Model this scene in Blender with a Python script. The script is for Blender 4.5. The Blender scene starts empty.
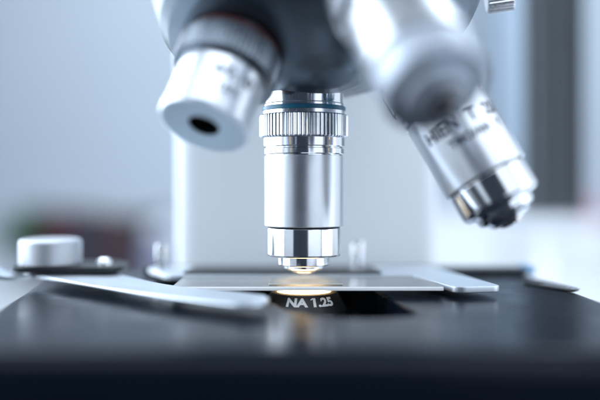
import bpy, bmesh, math, random
from mathutils import Vector, Matrix, noise

S = 0.001                                   # everything below is written in millimetres
PI = math.pi
random.seed(7)
scene = bpy.context.scene
col = scene.collection

# ------------------------------------------------------------------ camera
F_PX, CX, HORIZON = 780.0, -1.2, 183.0      # focal length in pixels of a 600 px wide frame
CAM = Vector((CX, -240.0, 33.4))
cam = bpy.data.cameras.new('camera')
cam.sensor_width = 36.0
cam.lens = 36.0 * F_PX / 600.0
cam.shift_y = -(200 - HORIZON) / 600.0
cam.clip_start, cam.clip_end = 0.005, 60.0
cam.dof.use_dof = True
cam.dof.focus_distance = 0.231
cam.dof.aperture_fstop = cam.lens / 16.5    # 16.5 mm wide aperture
cam_o = bpy.data.objects.new('camera', cam)
cam_o.location = CAM * S
cam_o.rotation_euler = (PI / 2, 0, 0)
col.objects.link(cam_o)
scene.camera = cam_o

# ------------------------------------------------------------------ world, lamps, exposure
w = bpy.data.worlds.new('World')
scene.world = w
w.use_nodes = True
bg = w.node_tree.nodes['Background']
bg.inputs[0].default_value = (0.55, 0.70, 1.0, 1)
bg.inputs[1].default_value = 0.06
scene.view_settings.view_transform = 'Standard'
scene.view_settings.look = 'None'
scene.view_settings.gamma = 1
scene.view_settings.use_curve_mapping = False
scene.view_settings.exposure = 0.28
scene.cycles.use_denoising = True
scene.cycles.max_bounces = 10
scene.cycles.sample_clamp_indirect = 6


def lamp(name, loc, aim, sx, sy, radiance, color):
    l = bpy.data.lights.new(name, 'AREA')
    l.shape = 'RECTANGLE'
    l.size, l.size_y = sx * S, sy * S
    l.energy = radiance * PI * sx * sy * S * S
    l.color = color
    o = bpy.data.objects.new(name, l)
    o.location = Vector(loc) * S
    o.rotation_euler = (Vector(aim) - Vector(loc)).to_track_quat('-Z', 'Y').to_euler()
    col.objects.link(o)
    return o


COOL = (0.78, 0.89, 1.0)
def ring_lamp(name, az, dist, sx, radiance, color, sz=900, z=390):
    """an upright panel lamp standing at azimuth az (degrees to the right of straight behind the lens)"""
    a_ = math.radians(az)
    x, y = dist * math.sin(a_), -dist * math.cos(a_)
    lamp(name, (x, y, z), (0, 0, z), sx, sz, radiance, color)


lamp('background_fill', (300, 850, 1300), (300, 1250, 0), 2200, 1000, 4.9, COOL)  # added fill from above, brightens the wall, bench and cartons
lamp('front_overhead', (-60, -480, 800), (0, 60, 60), 900, 500, 3.0, (0.78, 0.89, 1.0))  # lamp added above the camera to brighten the arm's front
lamp('panel_left_rear', (-640, 450, 390), (0, 0, 390), 560, 900, 4.5, (0.80, 0.90, 1.0))  # added panel lamp, no window; gives the chrome its bright left edge
ring_lamp('softbox_left_side', -84, 650, 480, 3.8, (0.78, 0.89, 1.0))  # side panel added to put more light on the arm
ring_lamp('softbox_left_front', -47, 650, 330, 0.8, (0.76, 0.88, 1.0))
ring_lamp('softbox_right_front', 33, 650, 480, 1.25, (0.78, 0.88, 1.0))
ring_lamp('softbox_right_side', 76, 650, 470, 2.2, (0.80, 0.89, 1.0))  # its counterpart at the right, also added for the arm
ring_lamp('panel_right_rear', 112, 720, 420, 0.9, (0.80, 0.90, 1.0))  # added panel lamp behind at the right, not a window


# ------------------------------------------------------------------ materials
def mat(name, base, rough=0.5, metal=0.0, noise_amt=0.0, noise_scale=400.0, bump=0.0, bump_scale=3000.0,
        spec=0.5, coat=0.0, stretch=(1, 1, 1), emit=None, rough_var=0.0, tint=None):
    m = bpy.data.materials.new(name)
    m.use_nodes = True
    nt = m.node_tree
    b = nt.nodes['Principled BSDF']
    b.inputs['Base Color'].default_value = (*base, 1)
    b.inputs['Roughness'].default_value = rough
    b.inputs['Metallic'].default_value = metal
    b.inputs['Specular IOR Level'].default_value = spec
    b.inputs['Coat Weight'].default_value = coat
    tc = nt.nodes.new('ShaderNodeTexCoord')
    mp = nt.nodes.new('ShaderNodeMapping')
    mp.inputs['Scale'].default_value = stretch
    nt.links.new(tc.outputs['Object'], mp.inputs['Vector'])
    if noise_amt or rough_var:
        n = nt.nodes.new('ShaderNodeTexNoise')
        n.inputs['Scale'].default_value = noise_scale
        n.inputs['Detail'].default_value = 5
        nt.links.new(mp.outputs[0], n.inputs['Vector'])
        if noise_amt:
            mx = nt.nodes.new('ShaderNodeMix')
            mx.data_type = 'RGBA'
            c2 = tint or tuple(max(0, c * (1 - noise_amt)) for c in base)
            mx.inputs[6].default_value = (*base, 1)
            mx.inputs[7].default_value = (*c2, 1)
            nt.links.new(n.outputs['Fac'], mx.inputs[0])
            nt.links.new(mx.outputs[2], b.inputs['Base Color'])
        if rough_var:
            mr = nt.nodes.new('ShaderNodeMapRange')
            mr.inputs['From Min'].default_value = 0.3
            mr.inputs['From Max'].default_value = 0.7
            mr.inputs['To Min'].default_value = max(0.02, rough - rough_var)
            mr.inputs['To Max'].default_value = rough + rough_var
            nt.links.new(n.outputs['Fac'], mr.inputs['Value'])
            nt.links.new(mr.outputs[0], b.inputs['Roughness'])
    if bump:
        n2 = nt.nodes.new('ShaderNodeTexNoise')
        n2.inputs['Scale'].default_value = bump_scale
        n2.inputs['Detail'].default_value = 3
        bp = nt.nodes.new('ShaderNodeBump')
        bp.inputs['Strength'].default_value = bump
        bp.inputs['Distance'].default_value = 0.00005
        nt.links.new(mp.outputs[0], n2.inputs['Vector'])
        nt.links.new(n2.outputs['Fac'], bp.inputs['Height'])
        nt.links.new(bp.outputs[0], b.inputs['Normal'])
    if emit:
        b.inputs['Emission Color'].default_value = (*emit[0], 1)
        b.inputs['Emission Strength'].default_value = emit[1]
    return m


M = {
    'chrome': mat('polished chrome', (0.78, 0.80, 0.84), 0.12, 1.0, rough_var=0.02, noise_scale=200),
    'satin': mat('satin chromed barrel', (0.75, 0.78, 0.83), 0.33, 1.0, rough_var=0.02, noise_scale=150),
    'knurl': mat('knurled steel', (0.84, 0.86, 0.90), 0.20, 1.0, rough_var=0.06, noise_scale=1500),
    'turret': mat('smoky turret metal', (0.15, 0.185, 0.22), 0.36, 1.0, rough_var=0.06, noise_scale=120),
    'dark_collar': mat('dark anodised collar', (0.22, 0.25, 0.29), 0.30, 1.0, rough_var=0.05),
    'near_front': mat('grey anodised tip', (0.46, 0.50, 0.57), 0.55, 1.0, rough_var=0.03, noise_scale=150),
    'groove': mat('blackened groove', (0.006, 0.006, 0.007), 0.6, spec=0.2),
    'blue_ring': mat('pale blue enamel ring', (0.03, 0.22, 0.36), 0.30, noise_amt=0.2),
    'red_ring': mat('brownish red enamel ring', (0.12, 0.045, 0.05), 0.4, noise_amt=0.2),
    'engrave': mat('dark engraved paint', (0.05, 0.065, 0.09), 0.6, noise_amt=0.4, noise_scale=900),
    'faint_ink': mat('worn grey lettering', (0.34, 0.39, 0.45), 0.6, noise_amt=0.4, noise_scale=900),
    'white_ink': mat('white lettering ink', (0.85, 0.86, 0.86), 0.6, noise_amt=0.12, noise_scale=3000),
    'face_grey': mat('grey matt end ring', (0.56, 0.66, 0.74), 0.5, 0.5, noise_amt=0.15, noise_scale=300),
    'lens_glass': mat('coated lens glass', (0.05, 0.045, 0.05), 0.03, 0.0, spec=1.0, coat=1.0),
    'pink_lens': mat('warm coated front lens', (0.85, 0.74, 0.70), 0.08, 1.0),
    'stage': mat('black satin stage paint', (0.005, 0.009, 0.017), 0.23, 0.0, noise_amt=0.3, noise_scale=90,
                 rough_var=0.06, bump=0.02, bump_scale=2500, spec=0.12),
    'black': mat('black painted metal', (0.008, 0.009, 0.011), 0.38, rough_var=0.06, bump=0.05),
    'steel': mat('brushed clip steel', (0.68, 0.74, 0.81), 0.44, 1.0, rough_var=0.03, noise_scale=120),
    'knob': mat('beadblasted aluminium knob', (0.62, 0.65, 0.70), 0.50, 1.0, noise_amt=0.12, noise_scale=2200,
                bump=0.6, bump_scale=2600),
    'white_paint': mat('white enamel of the stand', (0.85, 0.89, 0.93), 0.34, rough_var=0.05, noise_scale=40,
                       bump=0.06, bump_scale=900, noise_amt=0.03),
    'glow': mat('lit condenser lens', (0.9, 0.8, 0.65), 0.2, emit=((1.0, 0.60, 0.27), 22.0)),
    'smear': None,
    'wall': mat('pale blue grey wall paint', (0.56, 0.62, 0.69), 0.8, noise_amt=0.08, noise_scale=6),
    'bench': mat('white laminate bench', (0.70, 0.73, 0.77), 0.45, noise_amt=0.06, noise_scale=20),
    'curtain': mat('dark grey curtain cloth', (0.14, 0.155, 0.17), 0.9, noise_amt=0.3, noise_scale=90),
    'post': mat('grey blue window post', (0.40, 0.49, 0.60), 0.6, noise_amt=0.1, noise_scale=25),
    'book_red': mat('dark red book cloth', (0.075, 0.016, 0.028), 0.7, noise_amt=0.3, noise_scale=60),
    'book_purple': mat('dusky purple book cloth', (0.030, 0.028, 0.045), 0.7, noise_amt=0.3, noise_scale=60),
    'book_brown': mat('dark brown book cloth', (0.060, 0.020, 0.026), 0.7, noise_amt=0.3, noise_scale=60),
    'book_slate': mat('slate book cloth', (0.05, 0.055, 0.075), 0.7, noise_amt=0.3, noise_scale=60),
    'pages': mat('paper edges', (0.6, 0.58, 0.55), 0.9, noise_amt=0.2, noise_scale=400),
    'leaf': mat('green leaf', (0.08, 0.24, 0.07), 0.5, noise_amt=0.5, noise_scale=60),
    'pot': mat('pale glazed pot', (0.55, 0.6, 0.66), 0.4, noise_amt=0.1),
    'carton': mat('white carton', (0.80, 0.81, 0.83), 0.7, noise_amt=0.05, noise_scale=30),
    'plastic': mat('white plastic', (0.80, 0.82, 0.84), 0.4, noise_amt=0.04),
    'blue': mat('bright blue plastic', (0.12, 0.38, 0.68), 0.4, noise_amt=0.1),
    'pink': mat('pink plastic', (0.62, 0.33, 0.42), 0.5, noise_amt=0.1),
    'beige': mat('beige card', (0.66, 0.60, 0.48), 0.7, noise_amt=0.1),
    'lilac': mat('lilac frosted plastic', (0.30, 0.31, 0.42), 0.5, noise_amt=0.1),
}


def glass_mat():
    m = bpy.data.materials.new('thin slide glass')
    m.use_nodes = True
    nt = m.node_tree
    nt.nodes.clear()
    out = nt.nodes.new('ShaderNodeOutputMaterial')
    mix = nt.nodes.new('ShaderNodeMixShader')
    tr = nt.nodes.new('ShaderNodeBsdfTransparent')
    tr.inputs[0].default_value = (0.93, 0.97, 0.98, 1)
    gl = nt.nodes.new('ShaderNodeBsdfGlossy')
    gl.inputs['Roughness'].default_value = 0.05
    fr = nt.nodes.new('ShaderNodeFresnel')
    fr.inputs['IOR'].default_value = 1.52
    n = nt.nodes.new('ShaderNodeTexNoise')
    n.inputs['Scale'].default_value = 60
    tc = nt.nodes.new('ShaderNodeTexCoord')
    bp = nt.nodes.new('ShaderNodeBump')
    bp.inputs['Strength'].default_value = 0.05
    bp.inputs['Distance'].default_value = 0.0003
    nt.links.new(tc.outputs['Object'], n.inputs['Vector'])
    nt.links.new(n.outputs['Fac'], bp.inputs['Height'])
    nt.links.new(bp.outputs[0], gl.inputs['Normal'])
    nt.links.new(fr.outputs[0], mix.inputs[0])
    nt.links.new(tr.outputs[0], mix.inputs[1])
    nt.links.new(gl.outputs[0], mix.inputs[2])
    haze = nt.nodes.new('ShaderNodeBsdfDiffuse')  # white haze mixed in to brighten the glass like a stronger reflection
    haze.inputs[0].default_value = (0.9, 0.93, 0.97, 1)
    mx = nt.nodes.new('ShaderNodeMixShader')
    mr = nt.nodes.new('ShaderNodeMapRange')
    mr.inputs['To Min'].default_value = 0.05
    mr.inputs['To Max'].default_value = 0.18
    nt.links.new(n.outputs['Fac'], mr.inputs['Value'])
    nt.links.new(mr.outputs[0], mx.inputs[0])
    nt.links.new(mix.outputs[0], mx.inputs[1])
    nt.links.new(haze.outputs[0], mx.inputs[2])
    nt.links.new(mx.outputs[0], out.inputs['Surface'])
    return m


def smear_mat(name, color, cover, front=0.5):
    """a thin milky film: part clear, part scattering (lit through from below)"""
    m = bpy.data.materials.new(name)
    m.use_nodes = True
    nt = m.node_tree
    nt.nodes.clear()
    out = nt.nodes.new('ShaderNodeOutputMaterial')
    mix = nt.nodes.new('ShaderNodeMixShader')
    mix2 = nt.nodes.new('ShaderNodeMixShader')
    tr = nt.nodes.new('ShaderNodeBsdfTransparent')
    tl = nt.nodes.new('ShaderNodeBsdfTranslucent')
    df = nt.nodes.new('ShaderNodeBsdfDiffuse')
    tl.inputs[0].default_value = (*color, 1)
    df.inputs[0].default_value = (*color, 1)
    mix2.inputs[0].default_value = front
    n = nt.nodes.new('ShaderNodeTexNoise')
    n.inputs['Scale'].default_value = 250
    mr = nt.nodes.new('ShaderNodeMapRange')
    mr.inputs['To Min'].default_value = cover * 0.5
    mr.inputs['To Max'].default_value = min(1, cover * 1.5)
    nt.links.new(n.outputs['Fac'], mr.inputs['Value'])
    nt.links.new(mr.outputs[0], mix.inputs[0])
    nt.links.new(tl.outputs[0], mix2.inputs[1])
    nt.links.new(df.outputs[0], mix2.inputs[2])
    nt.links.new(tr.outputs[0], mix.inputs[1])
    nt.links.new(mix2.outputs[0], mix.inputs[2])
    nt.links.new(mix.outputs[0], out.inputs['Surface'])
    return m


M['glass'] = glass_mat()
M['smear'] = smear_mat('milky specimen film', (0.96, 0.94, 0.92), 0.42)
M['edge'] = smear_mat('ground glass edge', (0.98, 0.99, 1.0), 2.2, 1.0)


# ------------------------------------------------------------------ object helpers
def tag(o, label=None, cat=None, group=None, kind=None):
    if label: o['label'] = label
    if cat: o['category'] = cat
    if group: o['group'] = group
    if kind: o['kind'] = kind
    return o


def empty(name, loc, label, cat, group=None):
    o = bpy.data.objects.new(name, None)
    o.empty_display_size = 0.01
    o.location = Vector(loc) * S
    col.objects.link(o)
    return tag(o, label, cat, group)


def world_loc(o):
    v = Vector(o.location)
    while o.parent:
        o = o.parent
        v += Vector(o.location)
    return v


def obj(name, bm, mats, parent=None, smooth=True, angle=35):
    """link a bmesh written in world millimetres as one object with its origin at its own middle"""
    if not isinstance(mats, (list, tuple)):
        mats = [mats]
    bmesh.ops.recalc_face_normals(bm, faces=bm.faces)
    cs = [v.co for v in bm.verts]
    lo = Vector([min(c[i] for c in cs) for i in range(3)])
    hi = Vector([max(c[i] for c in cs) for i in range(3)])
    mid = (lo + hi) / 2
    for v in bm.verts:
        v.co = (v.co - mid) * S
    if smooth:
        lim = math.radians(angle)
        for f in bm.faces:
            f.smooth = True
        for e in bm.edges:
            if len(e.link_faces) == 2:
                e.smooth = e.calc_face_angle(0) < lim
            else:
                e.smooth = False
    me = bpy.data.meshes.new(name)
    bm.to_mesh(me)
    bm.free()
    for m in mats:
        me.materials.append(m)
    o = bpy.data.objects.new(name, me)
    col.objects.link(o)
    if smooth:
        wn = o.modifiers.new('weighted normals', 'WEIGHTED_NORMAL')
        wn.keep_sharp = True
        wn.weight = 90
    if parent:
        o.parent = parent
        o.location = mid * S - world_loc(parent)
    else:
        o.location = mid * S
    return o


def frame(origin, direction):
    d = Vector(direction).normalized()
    up = Vector((0, 0, 1)) if abs(d.z) < 0.95 else Vector((0, 1, 0))
    x = up.cross(d).normalized()
    y = d.cross(x)
    m = Matrix((x, y, d)).transposed().to_4x4()
    m.translation = Vector(origin)
    return m


def lathe(bm, prof, mtx=None, n=96, midx=0):
    """prof: (radius, height) pairs; radius 0 closes to a point"""
    mtx = mtx or Matrix()
    rings = []
    full = [prof[0]]
    for (r0, h0), (r1, h1) in zip(prof, prof[1:]):     # holding rings keep long faces straight up to their edges
        L = math.hypot(r1 - r0, h1 - h0)
        if L > 0.9 and min(r0, r1) > 1e-6 and midx >= 0:
            for t in (0.12 / L, 1 - 0.12 / L):
                full.append((r0 + (r1 - r0) * t, h0 + (h1 - h0) * t))
        full.append((r1, h1))
    for r, h in full:
        if r < 1e-6:
            rings.append([bm.verts.new(mtx @ Vector((0, 0, h)))])
        else:
            rings.append([bm.verts.new(mtx @ Vector((r * math.cos(2 * PI * k / n), r * math.sin(2 * PI * k / n), h)))
                          for k in range(n)])
    for a, b in zip(rings, rings[1:]):
        for k in range(n):
            k2 = (k + 1) % n
            if len(a) == 1 and len(b) == 1:
                continue
            if len(a) == 1:
                f = bm.faces.new((a[0], b[k], b[k2]))
            elif len(b) == 1:
                f = bm.faces.new((a[k], b[0], a[k2]))
            else:
                f = bm.faces.new((a[k], b[k], b[k2], a[k2]))
            f.material_index = midx
    return rings


def gear(bm, r, depth, h0, h1, teeth, mtx=None):
    """a knurled ring: straight flutes with chamfered ends"""
    mtx = mtx or Matrix()
    per = 6
    pat = [0, 0.0, 0.35, 1, 1, 0.35]
    rings = []
    for hh, sc in ((h0, -depth * 1.3), (h0 + 0.35, 0), (h1 - 0.35, 0), (h1, -depth * 1.3)):
        ring = []
        for k in range(teeth * per):
            a = 2 * PI * k / (teeth * per)
            rr = r - depth * pat[k % per] + sc
            ring.append(bm.verts.new(mtx @ Vector((rr * math.cos(a), rr * math.sin(a), hh))))
        rings.append(ring)
    n = teeth * per
    for a, b in zip(rings, rings[1:]):
        for k in range(n):
            bm.faces.new((a[k], a[(k + 1) % n], b[(k + 1) % n], b[k]))
    bm.faces.new(rings[0])
    bm.faces.new(rings[-1])


def slab(bm, pts, z0, z1, bevel=0.3, segs=2):
    """a flat plate of outline pts (x, y) with rounded rims"""
    vs = [bm.verts.new((x, y, z0)) for x, y in pts]
    f = bm.faces.new(vs)
    g = bmesh.ops.extrude_face_region(bm, geom=[f])
    top = [v for v in g['geom'] if isinstance(v, bmesh.types.BMVert)]
    bmesh.ops.translate(bm, verts=top, vec=(0, 0, z1 - z0))
    if bevel:
        es = [e for e in bm.edges if e.is_valid and len(e.link_faces) == 2 and
              abs(e.verts[0].co.z - e.verts[1].co.z) < 1e-5]
        bmesh.ops.bevel(bm, geom=es, offset=bevel, segments=segs, affect='EDGES', profile=0.5)


def box(bm, lo, hi, bevel=0.0, segs=2):
    lo, hi = Vector(lo), Vector(hi)
    mid, sz = (lo + hi) / 2, hi - lo
    r = bmesh.ops.create_cube(bm, size=1.0)
    for v in r['verts']:
        v.co = Vector((v.co.x * sz.x, v.co.y * sz.y, v.co.z * sz.z)) + mid
    if bevel:
        es = list({e for v in r['verts'] for e in v.link_edges})
        bmesh.ops.bevel(bm, geom=es, offset=bevel, segments=segs, affect='EDGES', profile=0.5)


def smooth_closed(pts, sub=6):
    out = []
    n = len(pts)
    for i in range(n):
        p0, p1, p2, p3 = [Vector(pts[(i + k - 1) % n]) for k in range(4)]
        for s in range(sub):
            t = s / sub
            out.append(0.5 * ((2 * p1) + (p2 - p0) * t + (2 * p0 - 5 * p1 + 4 * p2 - p3) * t * t
                              + (3 * p1 - p0 - 3 * p2 + p3) * t ** 3))
    return [tuple(v) for v in out]


def smooth_open(pts, sub=6):
    out = []
    n = len(pts)
    for i in range(n - 1):
        p0, p1, p2, p3 = [Vector(pts[min(max(i + k - 1, 0), n - 1)]) for k in range(4)]
        for s in range(sub):
            t = s / sub
            out.append(0.5 * ((2 * p1) + (p2 - p0) * t + (2 * p0 - 5 * p1 + 4 * p2 - p3) * t * t
                              + (3 * p1 - p0 - 3 * p2 + p3) * t ** 3))
    out.append(Vector(pts[-1]))
    return [tuple(v) for v in out]


def rounded(pts, r, n=5):
    """round the corners of a polygon"""
    out = []
    m = len(pts)
    for i in range(m):
        p, a, b = Vector(pts[i]), Vector(pts[i - 1]), Vector(pts[(i + 1) % m])
        rr = min(r, (a - p).length * 0.45, (b - p).length * 0.45)
        s, e = p + (a - p).normalized() * rr, p + (b - p).normalized() * rr
        for k in range(n + 1):
            t = k / n
            out.append(tuple((1 - t) ** 2 * s + 2 * t * (1 - t) * p + t * t * e))
    return out


def text_bm(body, size, warp, maxlen=0.35, bold=0.012, flag=None):
    """text laid out in mm (x along the line, y up), cut fine enough to bend, then warped"""
    cu = bpy.data.curves.new('text', 'FONT')
    cu.body = body
    cu.size = size
    cu.align_x = 'LEFT'
    cu.resolution_u = 4
    cu.offset = size * bold
    t = bpy.data.objects.new('text', cu)
    col.objects.link(t)
    dg = bpy.context.evaluated_depsgraph_get()
    me = bpy.data.meshes.new_from_object(t.evaluated_get(dg))
    bpy.data.objects.remove(t)
    bpy.data.curves.remove(cu)
    bm = bmesh.new()
    bm.from_mesh(me)
    bpy.data.meshes.remove(me)
    if flag is not None:                       # the slanted stroke on top of a plain figure one
        left, isl = set(bm.verts), []
        while left:
            st, grp = [left.pop()], []
            while st:
                v = st.pop(); grp.append(v)
                for e in v.link_edges:
                    o_ = e.other_vert(v)
                    if o_ in left:
                        left.discard(o_); st.append(o_)
            isl.append(grp)
        isl.sort(key=lambda g: min(v.co.x for v in g))
        g = isl[flag]
        xa, yb = min(v.co.x for v in g), max(v.co.y for v in g)
        u = size * 0.1
        bm.faces.new([bm.verts.new((xa + dx * u, yb + dy * u, 0)) for dx, dy in ((-1.7, -2.0), (0.1, -1.1), (0.1, 0), (-0.3, 0), (-1.7, -1.0))])
    bmesh.ops.triangulate(bm, faces=bm.faces)
    for _ in range(4):
        long = [e for e in bm.edges if e.calc_length() > maxlen]
        if not long:
            break
        bmesh.ops.subdivide_edges(bm, edges=long, cuts=1)
        bmesh.ops.triangulate(bm, faces=bm.faces)
    w_ = max(v.co.x for v in bm.verts)
    for v in bm.verts:
        v.co = warp(v.co.x, v.co.y, w_)
    return bm


def px(x, y, d):
    """the point at distance d (mm) along the lens axis seen at photograph pixel (x, y): used for measuring"""
    return Vector((CX + (x - 300) / F_PX * d, d - 240, 33.4 - (y - HORIZON) / F_PX * d))


# ================================================================== SETTING
BENCH_Z = -160.0
bm = bmesh.new()
box(bm, (-2600, 1990, BENCH_Z - 900), (2600, 2040, 1600))
tag(obj('wall', bm, M['wall'], smooth=False), kind='structure')

bm = bmesh.new()
box(bm, (-1500, -120, BENCH_Z - 40), (1500, 1985, BENCH_Z), 4)
tag(obj('bench', bm, M['bench']), 'white laminate bench top under the microscope and the blurred things', 'bench')

# ================================================================== MICROSCOPE
mic = empty('microscope', (0, 110, BENCH_Z),
            'white and chrome laboratory microscope with four objectives above a black stage', 'microscope')

# ---- white arm behind the stage
bm = bmesh.new()
arm_out = rounded([(-52, 73), (55, 73), (55, 150), (-52, 150)], 9, 8)
slab(bm, arm_out, BENCH_Z + 28, 260, 2.0)
obj('arm', bm, M['white_paint'], mic)
bm = bmesh.new()
slab(bm, rounded([(-80, 20), (80, 20), (80, 190), (-80, 190)], 20, 8), BENCH_Z, BENCH_Z + 27.7, 4)
obj('foot', bm, M['white_paint'], mic)

# ---- stage with its opening
outline = rounded([(-76, -86), (96, -86), (87, -20), (85, 62), (-91, 62), (-91, 27), (-86, -20), (-81, -54)], 9, 6)
hole = smooth_closed([(-8.5, -22), (-4.5, -35), (5, -45.5), (17, -47.5), (26.5, -44), (28.5, -38), (26.5, -25), (23, -3),
                      (20, 14), (12, 23), (0, 26), (-12, 23), (-19, 12), (-19, -4), (-14, -13)], 5)


def stage_ring(bm, pts, z):
    return [bm.verts.new((x, y, z)) for x, y in pts]


def bridge_fill(bm, outer, inner):
    es = []
    for ring in (outer, inner):
        for a, b in zip(ring, ring[1:] + ring[:1]):
            es.append(bm.edges.get((a, b)) or bm.edges.new((a, b)))
    bmesh.ops.triangle_fill(bm, edges=es, use_beauty=True)


def inset(pts, d):
    n = len(pts)
    out = []
    for i in range(n):
        a, p, b = Vector(pts[i - 1]), Vector(pts[i]), Vector(pts[(i + 1) % n])
        t = (b - a).normalized()
        out.append(tuple(p + Vector((-t.y, t.x)) * d))      # outline runs counter-clockwise: inwards
    return out


def strip(bm, a, b):
    n = len(a)
    for k in range(n):
        bm.faces.new((a[k], a[(k + 1) % n], b[(k + 1) % n], b[k]))


bm = bmesh.new()
R_ = 5.5                                     # rounded rim of the stage plate
prev = None
for k in range(7):
    t = k / 6 * PI / 2
    ring = stage_ring(bm, inset(outline, R_ * (1 - math.sin(t))), -R_ * (1 - math.cos(t)))
    if k == 0:
        top_outer = ring
    else:
        strip(bm, prev, ring)
    prev = ring
bot_outer = stage_ring(bm, outline, -17)
strip(bm, prev, bot_outer)
prev = None
for k in range(4):
    t = k / 3 * PI / 2
    ring = stage_ring(bm, inset(hole, -0.9 * (1 - math.sin(t))), -0.9 * (1 - math.cos(t)))
    if k == 0:
        top_in = ring
    else:
        strip(bm, prev, ring)
    prev = ring
bot_in = stage_ring(bm, hole, -17)
strip(bm, prev, bot_in)
bridge_fill(bm, top_outer, top_in)
bridge_fill(bm, bot_outer, bot_in)
stage = obj('stage', bm, M['stage'], mic, angle=30)

# rear guide rail on the stage
bm = bmesh.new()
box(bm, (-58, 44, 0.15), (82, 56, 2.0), 0.5)
rail = obj('guide_rail', bm, M['black'], stage)
bm = bmesh.new()
box(bm, (82.05, 43.5, 0.2), (84.6, 56.5, 2.7), 0.5)
tag(obj('rail_cap', bm, M['blue'], stage), 'bright blue end cap of the guide rail')
# scale strip near the right rim
bm = bmesh.new()
slab(bm, rounded([(72.5, 17), (82, -3), (85.5, 1), (80, 22), (74, 24)], 2), 0.1, 0.8, 0.25)
obj('scale_plate', bm, M['black'], stage)
bm = bmesh.new()
for k in range(7):
    a = Vector((76.3 + k * 0.95, 11.5 - k * 2.0, 0))
    box(bm, (a.x, a.y, 0.75), (a.x + 3.0, a.y + 0.6, 0.9))
obj('scale_marks', bm, M['steel'], stage, smooth=False)

# ---- condenser under the opening
bm = bmesh.new()
lathe(bm, [(0, -60), (31, -60), (31, -22), (29, -20), (16, -19), (15.2, -13), (14.6, -9), (13.3, -5.0), (10.2, 0.1),
           (9.6, 0.35), (8.6, 0.35), (8.6, -0.4), (0, -0.4)], Matrix(), 128)
cond = obj('condenser', bm, M['black'], mic)
bm = bmesh.new()
lathe(bm, [(8.0, -0.35), (8.0, 0.0), (6.8, 0.35), (4, 0.65), (0, 0.75)], Matrix(), 64)
tag(obj('condenser_lens', bm, M['glow'], cond), 'lit warm lens on top of the condenser')


def cond_warp(x, y, w_):
    ang = (x - w_ / 2) * 1.28 / 11.2 + math.radians(10)
    t = (y + 2.2) / 5.3                       # along the conical bevel from below upwards
    r = 13.3 - 3.1 * t + 0.07
    z = -5.0 + 5.1 * t + 0.05
    return Vector((r * math.sin(ang), -r * math.cos(ang), z))


obj('lettering', text_bm('NA 1.25', 3.3, cond_warp, 0.3, 0.045, flag=2), M['white_ink'], cond, smooth=False)

# ---- slide holder: back plate with a left tab and the fixed jaw at the right
hz0, hz1 = 1.5, 3.4
bm = bmesh.new()
poly = [(-55, 36), (-45, 15.0), (-41.5, 13.9), (30, 13.9), (36, 13.4), (43.2, -13.5), (46, -14.6), (56, -13.0), (57.5, -11),
        (57, -8), (47, 38), (44, 41), (-48, 41)]
slab(bm, rounded(poly, 1.6, 4), hz0, hz1, 0.35)
holder = obj('slide_holder', bm, M['steel'], mic)
bm = bmesh.new()
slab(bm, rounded([(-40, 16.5), (26, 16.5), (24, 36), (-38, 36)], 2), hz1 + 0.05, hz1 + 0.7, 0.2)
tag(obj('cover_plate', bm, M['black'], holder), 'black plate behind the slide')
for x, y, r, h in ((-49.5, 33, 2.3, 8.6), (19.5, 39, 2.4, 9.0)):
    bm = bmesh.new()
    lathe(bm, [(0, hz1), (r * 0.8, hz1), (r * 0.8, hz1 + h * 0.35), (r, hz1 + h * 0.42), (r, hz1 + h - 0.5), (r - 0.5, hz1 + h),
               (0, hz1 + h)], Matrix.Translation((x, y, 0.05 if x < 0 else 0.05)), 48)
    obj('thumb_screw', bm, M['chrome'], holder)

# ---- curved spring arm sweeping from the pivot to the front
az0, az1 = 2.4, 3.5
outer_e = smooth_open([(-95, 25), (-88, 15.5), (-76, 3), (-59, -13.5), (-42, -29), (-28, -40), (-17, -47)], 6)
inner_e = smooth_open([(-10.5, -32), (-18, -25.5), (-30, -18.5), (-42, -8), (-52, 5), (-60, 16), (-66, 30), (-78, 38), (-90, 36)], 6)
tip_e = smooth_open([(-17, -47), (-12.5, -47.2), (-10, -44), (-9.3, -38), (-10.5, -32)], 5)
bm = bmesh.new()
slab(bm, outer_e + tip_e[1:-1] + inner_e, az0, az1, 0.45)
spring = obj('spring_arm', bm, M['steel'], mic)
tag(spring, 'long curved steel arm sweeping in front of the slide')
# ---- pivot plate, knob, screw and lever at the left rear
bm = bmesh.new()
slab(bm, rounded([(-93.5, 12), (-62, 12), (-59.5, 16), (-60, 30), (-66, 36), (-92, 36), (-96, 30), (-96, 15)], 4), 4.4, 6.1, 0.3)
pivot = obj('pivot_plate', bm, M['black'], mic)
bm = bmesh.new()
K = Matrix.Translation((-85.3, 23, 0))
lathe(bm, [(0, 6.15), (9.9, 6.15), (10.2, 6.45), (10.2, 13.5), (9.9, 14.2), (9.3, 14.55), (8.9, 14.6), (0, 14.6)], K, 128)
obj('knob', bm, M['knob'], pivot)
bm = bmesh.new()
lathe(bm, [(0, 6.15), (2.5, 6.15), (2.5, 7.0), (2.1, 7.9), (1.2, 8.4), (0, 8.5)], Matrix.Translation((-66.6, 21, 0)), 48)
obj('screw', bm, M['chrome'], pivot)
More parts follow.
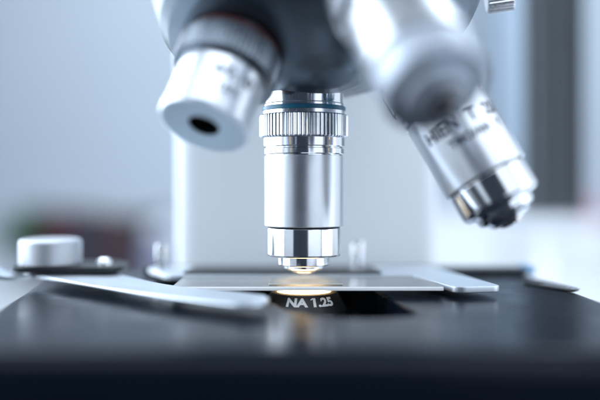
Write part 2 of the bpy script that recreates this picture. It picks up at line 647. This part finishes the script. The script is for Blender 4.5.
# curved lever at the far left
bm = bmesh.new()
cl = smooth_open([(-88, 17, 3.0), (-93, 15, 2.7), (-97.5, 14, 3.2), (-101.5, 14, 5.2), (-107, 15, 8.5)], 8)
rows = []
for i, p in enumerate(cl):
    a = Vector(cl[max(i - 1, 0)]); b = Vector(cl[min(i + 1, len(cl) - 1)])
    t = (b - a).normalized()
    up = Vector((0, 1, 0)).cross(t) * -1
    up = up if up.z > 0 else -up
    p = Vector(p)
    rows.append([bm.verts.new(p + Vector((0, sy * 5, 0)) + up * su * 0.65) for sy, su in ((-1, -1), (1, -1), (1, 1), (-1, 1))])
for a, b in zip(rows, rows[1:]):
    for k in range(4):
        bm.faces.new((a[k], a[(k + 1) % 4], b[(k + 1) % 4], b[k]))
bm.faces.new(rows[0]); bm.faces.new(rows[-1])
obj('lever', bm, M['steel'], pivot)

# ---- turret (revolving nosepiece) and its objectives
APEX = Vector((0, 0, 121))
axis = Vector((0.121, -0.353, -0.928)).normalized()
T = frame(APEX, axis)
ca, sa = 0.927, 0.375
face = lambda r: (61.4 - r * sa) / ca
prof = [(0, face(0) - 2.5), (6, face(6) - 0.8), (12, face(12) - 0.1), (20, face(20)), (30, face(30)), (37, face(37)), (41, face(41) - 0.5), (44, face(44) - 1.8),
        (46.2, face(46) - 4.5), (47.4, 39), (48.4, 34), (49.8, 27), (51.5, 20), (53, 10), (53.5, -8), (50, -10), (0, -10)]
bm = bmesh.new()
lathe(bm, prof, T, 160)
turret = obj('turret', bm, M['turret'], mic)
bm = bmesh.new()
lathe(bm, [(0, -10.1), (47, -10.1), (47, -60), (0, -60)], T, 96)
obj('nosepiece_mount', bm, M['white_paint'], mic)
# knurled clamp screw at the right rim of the turret
bm = bmesh.new()
kp = px(486, 0, 243)
gear(bm, 4.4, 0.4, 0, 8.2, 26, frame(kp, (1, -0.1, 0.12)))
obj('clamp_screw', bm, M['knurl'], turret)


def objective(base, direction, flen, kind, label, text=None, front='chrome'):
    """base: where the mount flange meets the turret; direction: towards the tip. local z runs towards the tip."""
    m = frame(base, direction)
    bm = bmesh.new()
    if kind == 'long':                        # long chromed objective like the one over the slide
        bm = bmesh.new()
        k = flen / 33.2
        b0, b1 = 18.2, 18.2 + 21.5 * k
        lathe(bm, [(0, b0), (12.05, b0), (12.1, b0 + 0.2), (12.1, b1 - 0.25), (11.9, b1), (0, b1)], m, 160)
        o = obj('objective', bm, M['satin'], mic)
        tag(o, label)
        bm = bmesh.new()
        lathe(bm, [(0, -3.0), (12.2, -3.0), (12.2, 2.3), (12.45, 2.6), (12.45, 3.2), (0, 3.2)], m, 128)
        obj('mount_collar', bm, M['chrome'], o)
        bm = bmesh.new()
        lathe(bm, [(0, 3.25), (12.75, 3.25), (12.85, 3.4), (12.85, 4.4), (12.7, 4.55), (0, 4.55)], m, 128)
        obj('colour_ring', bm, M['blue_ring'], o)
        bm = bmesh.new()
        lathe(bm, [(0, 4.6), (12.7, 4.6), (12.7, 5.6), (0, 5.6)], m, 128)
        gear(bm, 13.55, 0.33, 5.65, 12.6, 64, m)
        obj('knurled_ring', bm, M['knurl'], o, angle=20)
        bm = bmesh.new()
        lathe(bm, [(0, 12.65), (12.5, 12.65), (12.7, 12.9), (12.7, 15.3), (12.5, 15.5), (0, 15.5)], m, 128)
        lathe(bm, [(0, 15.55), (12.0, 15.55), (12.0, 15.95), (0, 15.95)], m, 128)
        lathe(bm, [(0, 16.0), (12.35, 16.0), (12.5, 16.15), (12.5, 17.6), (12.35, 17.8), (0, 17.8)], m, 128)
        lathe(bm, [(0, 17.85), (11.9, 17.85), (11.9, 18.15), (0, 18.15)], m, 96)
        obj('neck_ring', bm, M['chrome'], o)
        bm = bmesh.new()
        lathe(bm, [(0, b1 + 0.05), (11.0, b1 + 0.05), (11.0, b1 + 0.4), (0, b1 + 0.4)], m, 96)
        obj('groove', bm, M['groove'], o)
        c0 = b1 + 0.45
        c1 = c0 + 8.6
        bm = bmesh.new()
        if text:                                  # softly rounded nose
            lathe(bm, [(0, c0), (11.3, c0), (11.4, c0 + 0.15), (11.4, c1 - 1.6), (11.2, c1 - 1.0), (10.7, c1 - 0.45), (10.0, c1 - 0.1),
                       (8.8, c1 + 0.1), (8.5, c1 + 0.4), (8.4, c1 + 1.7), (8.0, c1 + 2.3), (7.2, c1 + 2.6), (6.5, c1 + 2.75), (6.2, c1 + 3.2),
                       (5.7, c1 + 3.9), (4.9, c1 + 4.4), (3.9, c1 + 4.6), (0, c1 + 4.6)], m, 160)
        else:
            lathe(bm, [(0, c0), (11.3, c0), (11.4, c0 + 0.15), (11.4, c1 - 0.55), (11.15, c1 - 0.15), (10.8, c1), (8.2, c1 + 0.05),
                   (8.1, c1 + 0.15), (8.1, c1 + 2.5), (7.85, c1 + 2.8), (6.3, c1 + 2.95), (6.2, c1 + 3.05), (6.2, c1 + 3.7),
                   (5.7, c1 + 4.2), (4.0, c1 + 4.75), (3.9, c1 + 4.6), (0, c1 + 4.6)], m, 160)
        obj('front_mount', bm, M[front], o)
        bm = bmesh.new()
        lathe(bm, [(3.85, c1 + 4.62), (3.4, c1 + 5.1), (2.3, c1 + 5.5), (1.1, c1 + 5.68), (0, c1 + 5.72)], m, 48)
        obj('front_lens', bm, M['pink_lens' if front == 'chrome' else 'lens_glass'], o)
    else:                                     # short low-power objective with a wide flat end
        b0, b1 = 12.5, 12.5 + flen
        lathe(bm, [(0, b0), (11.6, b0), (11.9, b0 + 0.4), (11.9, b1 - 3), (12.1, b1 - 2.5), (12.1, b1 - 0.6), (11.7, b1), (11.2, b1),
                   (11.4, b1 - 0.2), (11.4, b1 - 3.6), (0, b1 - 3.6)], m, 160)
        o = obj('objective', bm, M['satin'], mic)
        tag(o, label)
        bm = bmesh.new()
        lathe(bm, [(11.35, b1 - 1.5), (11.35, b1 - 0.15), (11.1, b1 + 0.02), (4.4, b1 - 0.2), (4.15, b1 - 0.35)], m, 128)
        obj('end_ring', bm, M['face_grey'], o)
        bm = bmesh.new()
        lathe(bm, [(4.15, b1 - 0.4), (4.0, b1 - 3.3), (0, b1 - 3.35)], m, 96)
        obj('front_lens', bm, M['groove'], o)
        bm = bmesh.new()
        lathe(bm, [(0, -3), (12.4, -3), (12.4, 2), (0, 2)], m, 128)
        obj('mount_collar', bm, M['dark_collar'], o)
        bm = bmesh.new()
        lathe(bm, [(0, 2.05), (12.9, 2.05), (13.0, 2.2), (13.0, 3.9), (12.9, 4.05), (0, 4.05)], m, 128)
        obj('colour_ring', bm, M['red_ring'], o)
        bm = bmesh.new()
        gear(bm, 14.2, 0.3, 4.1, 12.4, 64, m)
        obj('knurled_ring', bm, M['dark_collar'], o, angle=20)
    if text:
        mi = m
        for body, size, h, a0 in text:
            def warp(x, y, w_, h=h, a0=a0):
                ang = a0 - (x - w_ / 2) / 12.1
                r = 12.1 + 0.06
                return mi @ Vector((r * math.cos(ang), r * math.sin(ang), h - y))
            tb = text_bm(body, size, warp, bold=0.035)
            obj('lettering', tb, M['engrave' if kind == 'long' else 'faint_ink'], o, smooth=False)
    return o


# the objective over the slide
objective((0, 0, 59.9), (0, 0, -1), 33.2, 'long', 'sharp upright chrome objective standing over the slide with a blue ring')
# left: short, wide dark hole
tipL = Vector((-25.8, -41, 47.8)); dL = Vector((-0.255, -0.47, -0.845)).normalized()
objective(tipL - dL * 28.5, dL, 16, 'short', 'short blurred objective at left showing its grey end with a dark hole',
          text=[('4/0.10', 4.6, 19.4, math.radians(36)), ('160/-', 3.4, 23.8, math.radians(36))])
# right: long, blurred lettering
tipR = Vector((54.3, -26.5, 27.2)); dR = Vector((0.47, -0.21, -0.857)).normalized()
objective(tipR - dR * 49.0, dR, 33.2 * 1.02, 'long', 'long blurred objective leaning right with dark lettering on its barrel',
          text=[('HIEN  T  25/', 4.8, 26.2, math.radians(155)), ('TMO/AN   Y', 3.2, 30.4, math.radians(148))])
# the nearest one points at the lens
tipQ = Vector((27.5, -78, 52.0)); dQ = Vector((0.24, -0.66, -0.71)).normalized()
objective(tipQ - dQ * 45.0, dQ, 26, 'long', 'nearest objective, heavily blurred, pointing at the viewer', front='near_front')

# ================================================================== SLIDE
sl = empty('glass_slide', (1.2, 0, 0.1), 'clear glass specimen slide lying across the stage opening under the objective', 'slide')
bm = bmesh.new()
sz0, sz1 = 2.0, 3.15
x0, x1, y0, y1 = -38.6, 40.6, -13.0, 13.0
prof_ = [(y0 + 0.12, sz0), (y0, sz0 + 0.12), (y0, sz1 - 0.34), (y0 + 0.24, sz1), (y1 - 0.24, sz1), (y1, sz1 - 0.34), (y1, sz0 + 0.12), (y1 - 0.12, sz0)]
la = [bm.verts.new((x0, y, z)) for y, z in prof_]
lb = [bm.verts.new((x1, y, z)) for y, z in prof_]
for k in range(8):                            # ground and chamfered edges, clear faces
    f = bm.faces.new((la[k], la[(k + 1) % 8], lb[(k + 1) % 8], lb[k]))
    f.material_index = 0 if k in (3, 7) else 1
for cap in (la, lb):
    bm.faces.new(cap).material_index = 1
obj('slide_glass', bm, [M['glass'], M['edge']], sl, smooth=False)
bm = bmesh.new()
lathe(bm, [(0, 3.17), (5.5, 3.17), (5.2, 3.26), (3, 3.34), (0, 3.38)], Matrix.Translation((0.3, 0, 0)), 64)
obj('specimen', bm, M['smear'], sl)  # milky film added to scatter the condenser light into a glow
bm = bmesh.new()
box(bm, (-10.5, -9.5, 3.42), (11.5, 9.5, 3.6))
for f in bm.faces:
    f.normal_update()
    f.material_index = 0 if abs(f.normal.z) > 0.5 else 1
obj('cover_glass', bm, [M['glass'], M['edge']], sl, smooth=False)

# ================================================================== THINGS FAR BEHIND
G_BOOKS = 'books standing on the bench'


def book(x, d, w_, h, dep, m, label, lean=0):
    t = empty('book', (x, d - 240, BENCH_Z), label, 'book', G_BOOKS)
    bm = bmesh.new()
    box(bm, (x - w_ / 2, d - 240, BENCH_Z + 0.2), (x + w_ / 2, d - 240 + dep, BENCH_Z + h), 2)
    obj('cover', bm, m, t)
    bm = bmesh.new()
    box(bm, (x - w_ / 2 + 3, d - 240 + 4, BENCH_Z + h + 0.1), (x + w_ / 2 - 3, d - 240 + dep, BENCH_Z + h + 1.2))
    obj('pages', bm, M['pages'], t, smooth=False)
    return t


def at_x(x, d):
    return CX + (x - 300) / F_PX * d


D = 1350
book(at_x(57, D), D, 53, 150, 180, M['book_red'], 'dark red book, leftmost of the blurred books')
book(at_x(88, D), D, 57, 144, 180, M['book_purple'], 'dusky purple book beside the dark red one')
book(at_x(117, D), D, 49, 138, 180, M['book_brown'], 'dark brown book between the purple and the slate ones')
book(at_x(140, D), D, 37, 142, 180, M['book_slate'], 'slate grey book, rightmost of the blurred books')
# lilac jar beside the books
xj = at_x(159, 1300)
jar = empty('jar', (xj, 1060, BENCH_Z), 'lilac grey jar standing between the books and the white arm', 'jar')
bm = bmesh.new()
J = Matrix.Translation((xj, 1060, BENCH_Z))
lathe(bm, [(0, 0.2), (22, 0.2), (24, 3), (24, 96), (20, 106), (18, 108), (0, 108)], J, 48)
obj('jar_body', bm, M['lilac'], jar)
bm = bmesh.new()
lathe(bm, [(0, 108.2), (19, 108.2), (19, 124), (17, 126), (0, 126)], J, 48)
obj('lid', bm, M['plastic'], jar)

# potted plant
xp, dp = at_x(30, 1450), 1450
pl = empty('potted_plant', (xp, dp - 240, BENCH_Z), 'small green potted plant at the left end of the bench', 'plant')
bm = bmesh.new()
P = Matrix.Translation((xp, dp - 240, BENCH_Z))
lathe(bm, [(0, 0.2), (34, 0.2), (44, 60), (46, 62), (46, 70), (42, 70), (41, 62), (0, 62)], P, 48)
obj('pot', bm, M['pot'], pl)
bm = bmesh.new()
for k in range(230):
    a = random.uniform(0, 2 * PI)
    el = random.uniform(0.15, 1.45)
    L = random.uniform(45, 95)
    base = Vector((xp, dp - 240, BENCH_Z + 66))
    tip = base + Vector((math.cos(a) * math.cos(el), math.sin(a) * math.cos(el), math.sin(el))) * L
    side = Vector((-math.sin(a), math.cos(a), random.uniform(-0.4, 0.4))) * random.uniform(6, 10)
    mid = base.lerp(tip, 0.6) + Vector((0, 0, 5))
    q = [bm.verts.new(p) for p in (base.lerp(tip, 0.2), mid - side, tip, mid + side)]
    bm.faces.new(q)
obj('leaves', bm, M['leaf'], pl, smooth=False)


# dark curtain hanging on the right and the post beside it
def folds(x0, x1, y, z0, z1, amp, n):
    bm = bmesh.new()
    m_ = 60
    rows = []
    for z in (z0, z1):
        fr, bk = [], []
        for k in range(m_ + 1):
            x = x0 + (x1 - x0) * k / m_
            yy = y + amp * math.sin(2 * PI * n * k / m_) + amp * 0.4 * math.sin(7.3 * k / m_ * PI)
            fr.append(bm.verts.new((x, yy, z)))
            bk.append(bm.verts.new((x, yy + 4, z)))
        rows.append(fr + bk[::-1])
    n_ = len(rows[0])
    for k in range(n_):
        bm.faces.new((rows[0][k], rows[0][(k + 1) % n_], rows[1][(k + 1) % n_], rows[1][k]))
    bm.faces.new(rows[0]); bm.faces.new(rows[1])
    return bm


dc = 460
tag(obj('curtain', folds(at_x(524, dc), at_x(584, dc), dc - 240, 33.4 - (214 - 183) / 780 * dc, 700, 3, 5), M['curtain']),
    'dark grey curtain hanging straight down behind the right objective', 'curtain')
bm = bmesh.new()
box(bm, (at_x(478, 1960), 1680, BENCH_Z + 0.3), (at_x(527, 1960), 1725, 900), 5)
wp = tag(obj('window_post', bm, M['post']), 'grey blue upright post left of the dark curtain', 'post')
bm = bmesh.new()
box(bm, (at_x(483, 1910), 1664, 150), (at_x(492, 1910), 1679, 899), 1)
obj('shade_strip', bm, M['black'], wp)  # dark strip put in for the shadow edge on the post's left side

# white cartons on the bench at the right
G_BOX = 'white cartons at the back of the bench'


def carton(x0, x1, d, ytop, dep, label, m='carton'):
    ztop = 33.4 - (ytop - HORIZON) / F_PX * d
    t = empty('carton', (at_x((x0 + x1) / 2, d), d - 240, BENCH_Z), label, 'carton', G_BOX)
    bm = bmesh.new()
    box(bm, (at_x(x0, d), d - 240, BENCH_Z + 0.2), (at_x(x1, d), d - 240 + dep, ztop), 3)
    obj('carton_body', bm, M[m], t)
    bm = bmesh.new()
    box(bm, (at_x(x0, d) - 2, d - 242, ztop + 0.2), (at_x(x1, d) + 2, d - 238 + dep, ztop + 6), 2)
    obj('lid', bm, M[m], t)
    return t


carton(424, 505, 1500, 216, 200, 'low white carton behind the tip of the right objective')
carton(507, 585, 1560, 222, 200, 'wide white carton below the dark curtain')
carton(583, 640, 1620, 232, 180, 'short white carton cut off by the right edge')


def bottle(x, d, r, h, cap, capm, label, bodym='plastic'):
    xx = at_x(x, d)
    B = Matrix.Translation((xx, d - 240, BENCH_Z))
    t = empty('bottle', (xx, d - 240, BENCH_Z), label, 'bottle', 'bottles on the bench at the right')
    bm = bmesh.new()
    lathe(bm, [(0, 0.2), (r - 2, 0.2), (r, 3), (r, h * 0.8), (r * 0.85, h * 0.9), (r * 0.5, h), (0, h)], B, 48)
    obj('bottle_body', bm, M[bodym], t)
    bm = bmesh.new()
    lathe(bm, [(0, h + 0.2), (r * 0.6, h + 0.2), (r * 0.6, h + cap - 2), (r * 0.52, h + cap), (0, h + cap)], B, 48)
    obj('cap', bm, M[capm], t)


bottle(549, 760, 14, 110, 15, 'plastic', 'white bottle with white cap behind the right rear corner of the stage')
bottle(597, 1480, 30, 120, 44, 'pink', 'white bottle with a pink cap at the right edge')
